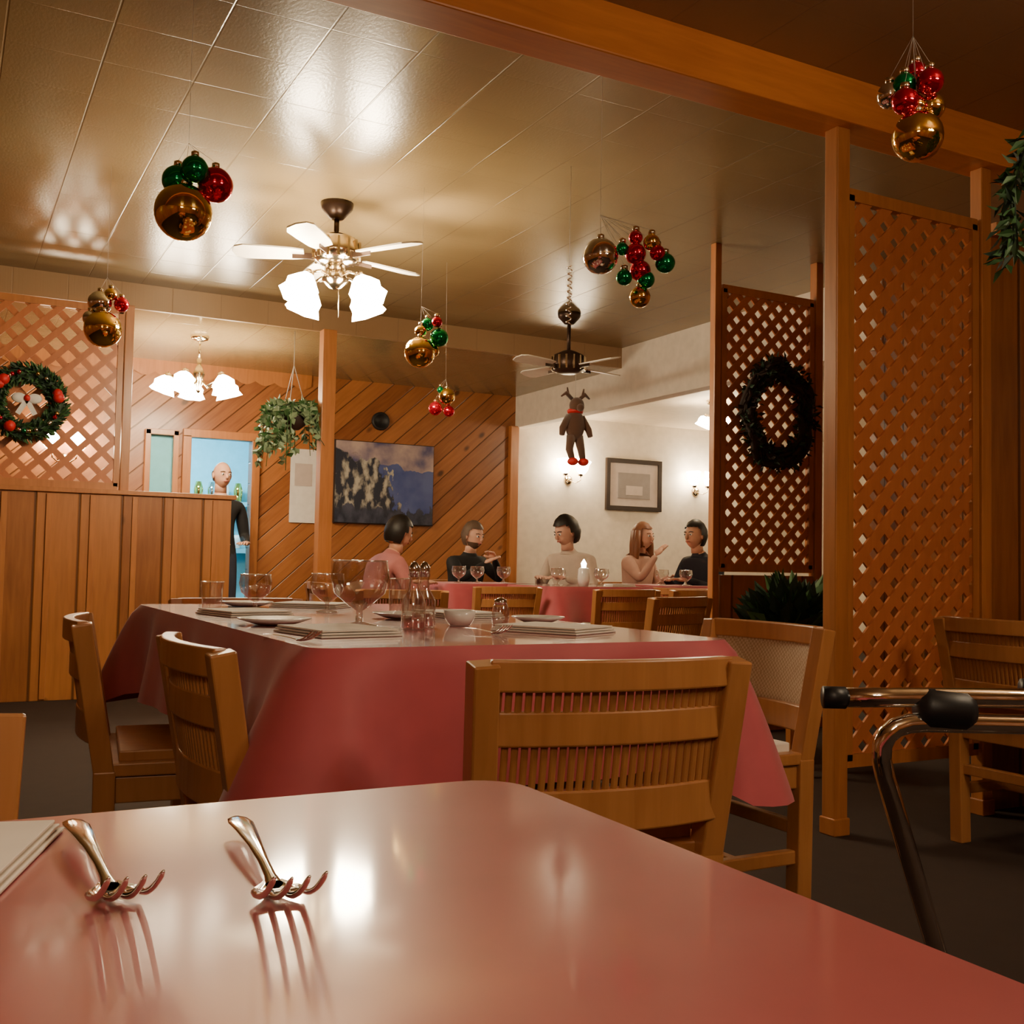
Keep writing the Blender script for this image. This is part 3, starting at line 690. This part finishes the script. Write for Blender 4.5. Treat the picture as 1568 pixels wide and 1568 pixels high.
person('woman_with_long_hair',5.52,7.98,math.pi+.45,'shirtl','hairr','skin2',long=True,lean=.03,headyaw=-.1,arms='one')
person('man_in_navy_jacket',5.76,7.20,math.pi/2+.1,'shirtd','hairb',lean=.12,headyaw=.1,vol=.022)
person('man_standing_in_doorway',2.05,9.05,math.pi+.2,'shirtk','hairg','skin',stand=True,bald=True,sc=.97)
chair(2.56,7.08,-math.pi/2); chair(3.95,8.30,math.pi+.25); chair(5.54,8.03,math.pi+.3)
# ------------------------------------------------------------------ tableware
def goblet(x,y,z=.77,mat='glass',s=1):
    b=B(); b.lathe([(.036*s,0),(.034*s,.004*s),(.007*s,.010*s),(.006*s,.030*s),(.022*s,.040*s),(.047*s,.062*s),(.055*s,.092*s),(.050*s,.122*s)],M[mat],n=28,capend=False)
    b.tube([(.050*s*math.cos(i*math.pi/12),.050*s*math.sin(i*math.pi/12),.122*s) for i in range(24)],.0020,M[mat],n=5,closed=True)
    b.obj('water_goblet',(x,y,z+.001))
def tumbler(x,y,z=.77,h=.12,r=.033):
    b=B(); b.lathe([(r*.8,0),(r*.85,.01),(r,h)],M['glass'],n=24,capend=False)
    b.tube([(r*math.cos(i*math.pi/12),r*math.sin(i*math.pi/12),h) for i in range(24)],.0014,M['glass'],n=5,closed=True)
    b.obj('drinking_glass',(x,y,z+.001))
def cruet(x,y,z=.77):
    b=B(); b.lathe([(.024,0),(.027,.004),(.027,.06),(.014,.085),(.010,.105),(.014,.122)],M['glass'],n=20,capend=False)
    b.lathe([(.023,.003),(.023,.03),(.001,.0301)],M['wine'],n=16); b.lathe([(.010,.115),(.013,.135),(.006,.148),(.001,.15)],M['steel'],n=12)
    b.obj('oil_cruet',(x,y,z+.001))
goblet(.84,2.30,s=1.22); goblet(.98,2.95,s=.9); goblet(.80,3.05,s=.85)
cruet(.93,2.20); cruet(.985,2.27); tumbler(1.16,2.85,h=.10); tumbler(.70,3.15,h=.08)
def napkin(name,pts,h,loc,rot=0):
    b=B(); n=len(pts)
    for k in range(3):
        z0=k*h/3+.0006*k; sh=.97**k
        c=sum((Vector((*p,0)) for p in pts),V(0,0,0))/n
        P=[c+(Vector((*p,0))-c)*sh for p in pts]
        b.add([p+V(0,0,z0) for p in P]+[p+V(0,0,z0+h/3*.85) for p in P],[tuple(range(n-1,-1,-1)),tuple(range(n,2*n))]+[(i,(i+1)%n,(i+1)%n+n,i+n) for i in range(n)],M['napkin'])
    return b.obj(name,loc,rot,bevel=h*.1)
napkin('folded_napkin',[(.066,.635),(-.03,.66),(-.13,.55),(-.006,.42)],.006,(0,0,.7705))
nq=[(-.09,-.11),(.09,-.11),(.09,.11),(-.09,.11)]
for (x,y,r) in((1.22,2.08,.5),(.72,2.10,.15),(.72,2.85,.2),(1.28,2.72,.1),(1.05,3.3,.9)): napkin('folded_napkin',nq,.014,(x,y,.7705),r)
def bplate(x,y,r=.085):
    b=B(); b.lathe([(r*.5,0),(r*.7,.005),(r,.014),(r*.97,.016),(r*.7,.009),(.001,.008)],M['plate'],n=28); b.obj('side_plate',(x,y,.771))
bplate(1.08,2.62); bplate(.68,2.42); bplate(1.36,2.4,.07); bplate(.85,3.35)
b=B(); b.lathe([(.025,0),(.035,.015),(.04,.035),(.037,.035),(.032,.015),(.001,.010)],M['plate'],n=24); b.obj('sugar_bowl',(1.10,2.32,.771))
def fork(x,y,rot,z=.7705,L=.172):
    """tips near origin pointing -Y, curving up; handle toward +Y"""
    b=B(); st=M['steel']
    prof=[(.056,.0042,.0032),(.066,.0028,.0028),(.085,.0026,.0024),(.11,.0036,.0020),(.14,.0054,.0018),(.160,.0066,.0016),(L,.0054,.0014),(L+.004,.0024,.0010)]
    vs=[];n=12
    def hz(y):
        t=(y-.056)/(L-.056); return .0036+.0045*math.sin(min(1,max(0,t))*math.pi*.75)
    for yy,w,t in prof:
        for k in range(n):
            a=2*math.pi*k/n; vs.append((w*math.cos(a),yy,hz(yy)+t*.5*math.sin(a)))
    fs=[(i*n+k,i*n+(k+1)%n,(i+1)*n+(k+1)%n,(i+1)*n+k) for i in range(len(prof)-1) for k in range(n)]+[tuple((len(prof)-1)*n+k for k in range(n))]
    b.add(vs,fs,st,True)
    zc=lambda yy: .0024+ (max(0,(.050-yy)/.050)**1.9)*.0185
    R=[(.060,.0040),(.055,.0064),(.050,.0098),(.046,.0114),(.043,.0118)]
    P=[];Q=(-1,-.66,-.33,0,.33,.66,1);nq_=len(Q)
    for sgn in(1,-1):
        for yy,w in R:
            for q in Q: P.append((w*q,yy,zc(yy)+.0014*q*q+sgn*.0008))
    o=len(R)*nq_; fs=[]
    for i in range(len(R)-1):
        for j in range(nq_-1):
            a=i*nq_+j; fs+=[(a,a+1,a+nq_+1,a+nq_),(a+o,a+o+nq_,a+o+nq_+1,a+o+1)]
        a=i*nq_; fs+=[(a,a+nq_,a+nq_+o,a+o),(a+nq_-1,a+nq_-1+o,a+2*nq_-1+o,a+2*nq_-1)]
    a=(len(R)-1)*nq_
    for j in range(nq_-1): fs.append((a+j,a+j+1,a+j+1+o,a+j+o))
    b.add(P,fs,st,True)
    for q in(-.0104,-.0035,.0035,.0104):
        pts=[];rr=[]
        for i in range(13):
            yy=.046-.048*i/12; pts.append((q,yy,zc(yy)+.0014*(q/.0118)**2)); rr.append(.0017-.0005*(i/12) if i<12 else .0006)
        b.tube(pts,rr,st,n=8)
    return b.obj('dinner_fork',(x,y,z),rot)
fork(.074,.452,.03); fork(.133,.425,-.10)
fork(1.04,1.96,.1); fork(.60,1.86,.3)
b=B(); b.lathe([(.02,0),(.022,.02),(.018,.045),(.016,.048)],M['glass'],n=14); b.lathe([(.016,.048),(.015,.06),(.002,.066)],M['steel'],n=14); b.obj('salt_shaker',(1.22,2.34,.771))
for (x,y) in((3.9,6.6),(4.2,6.5),(4.4,6.8),(5.1,7.0),(5.3,6.95),(3.4,7.2),(3.6,7.3),(3.8,7.25)): goblet(x,y,s=1.0)
b=B(); b.lathe([(.035,0),(.045,.05),(.04,.12),(.03,.13)],M['plate'],n=16); b.lathe([(.015,.13),(.02,.16),(.002,.19)],M['shadeW'],n=10); b.obj('table_candle',(4.02,6.45,.771))
napkin('folded_napkin',[(-.1,-.06),(.1,-.06),(.1,.06),(-.1,.06)],.02,(4.28,6.38,.7705))
# ------------------------------------------------------------------ walker
b=B(); ch=M['chrome']
def arcpts(P,n=6):
    P=[Vector(p) for p in P]; out=[P[0]]
    for i in range(1,len(P)-1):
        a,c,d=P[i-1],P[i],P[i+1]; r=min(.07,(a-c).length*.45,(d-c).length*.45)
        p0=c+(a-c).normalized()*r; p1=c+(d-c).normalized()*r
        for k in range(n+1):
            t=k/n; out.append(p0*(1-t)**2+c*2*t*(1-t)+p1*t*t)
    out.append(P[-1]); return out
for o in((0,0,0),(.34,-.02,.0)):
    o=Vector(o)
    b.tube([p+o for p in arcpts([(1.245,.90,.02),(1.000,.948,.738),(1.42,.74,.735),(1.52,.69,.02)])],.0120,ch,n=14)
    b.tube([p+o for p in arcpts([(.975,.967,.765),(1.07,.915,.768),(1.40,.75,.768)])],.0120,ch,n=14)
    b.tube([V(.955,.978,.765)+o,V(.978,.965,.765)+o],.0135,M['black'],n=14)
    b.tube([V(1.055,.923,.754)+o,V(1.065,.918,.754)+o,V(1.105,.898,.752)+o,V(1.115,.893,.752)+o],[.018,.025,.025,.018],M['black'],n=14)
    b.tube([V(1.16,.90,.27)+o,V(1.48,.705,.27)+o],.010,ch,n=10)
    for p in((1.245,.90,0),(1.52,.69,0)): b.lathe([(.018,0),(.018,.05)],M['black'],c=V(*p)+o,n=12)
b.tube([(1.17,.91,.22),(1.51,.89,.22)],.01,ch,n=10); b.tube([(1.44,.73,.60),(1.78,.71,.60)],.01,ch,n=10)
b.obj('folding_walker')
# ------------------------------------------------------------------ world + camera
w=D.worlds.new('world'); bpy.context.scene.world=w; w.use_nodes=True; w.node_tree.nodes['Background'].inputs[0].default_value=(.5,.35,.2,1); w.node_tree.nodes['Background'].inputs[1].default_value=.05
p=math.radians(2.76);r=math.radians(1.1);Z=V(0,0,1)
F0=V(math.sin(TH),math.cos(TH),0);R0=V(math.cos(TH),-math.sin(TH),0)
F=F0*math.cos(p)+Z*math.sin(p);U0=Z*math.cos(p)-F0*math.sin(p)
R=R0*math.cos(r)+U0*math.sin(r);U=U0*math.cos(r)-R0*math.sin(r)
cam=D.cameras.new('camera'); cam.sensor_width=36; cam.lens=1640/1568*36; cam.clip_start=.02
co=D.objects.new('camera',cam); COL.objects.link(co)
Mx=Matrix((R,U,-F)).transposed().to_4x4(); Mx.translation=V(0,0,.92); co.matrix_world=Mx
bpy.context.scene.camera=co
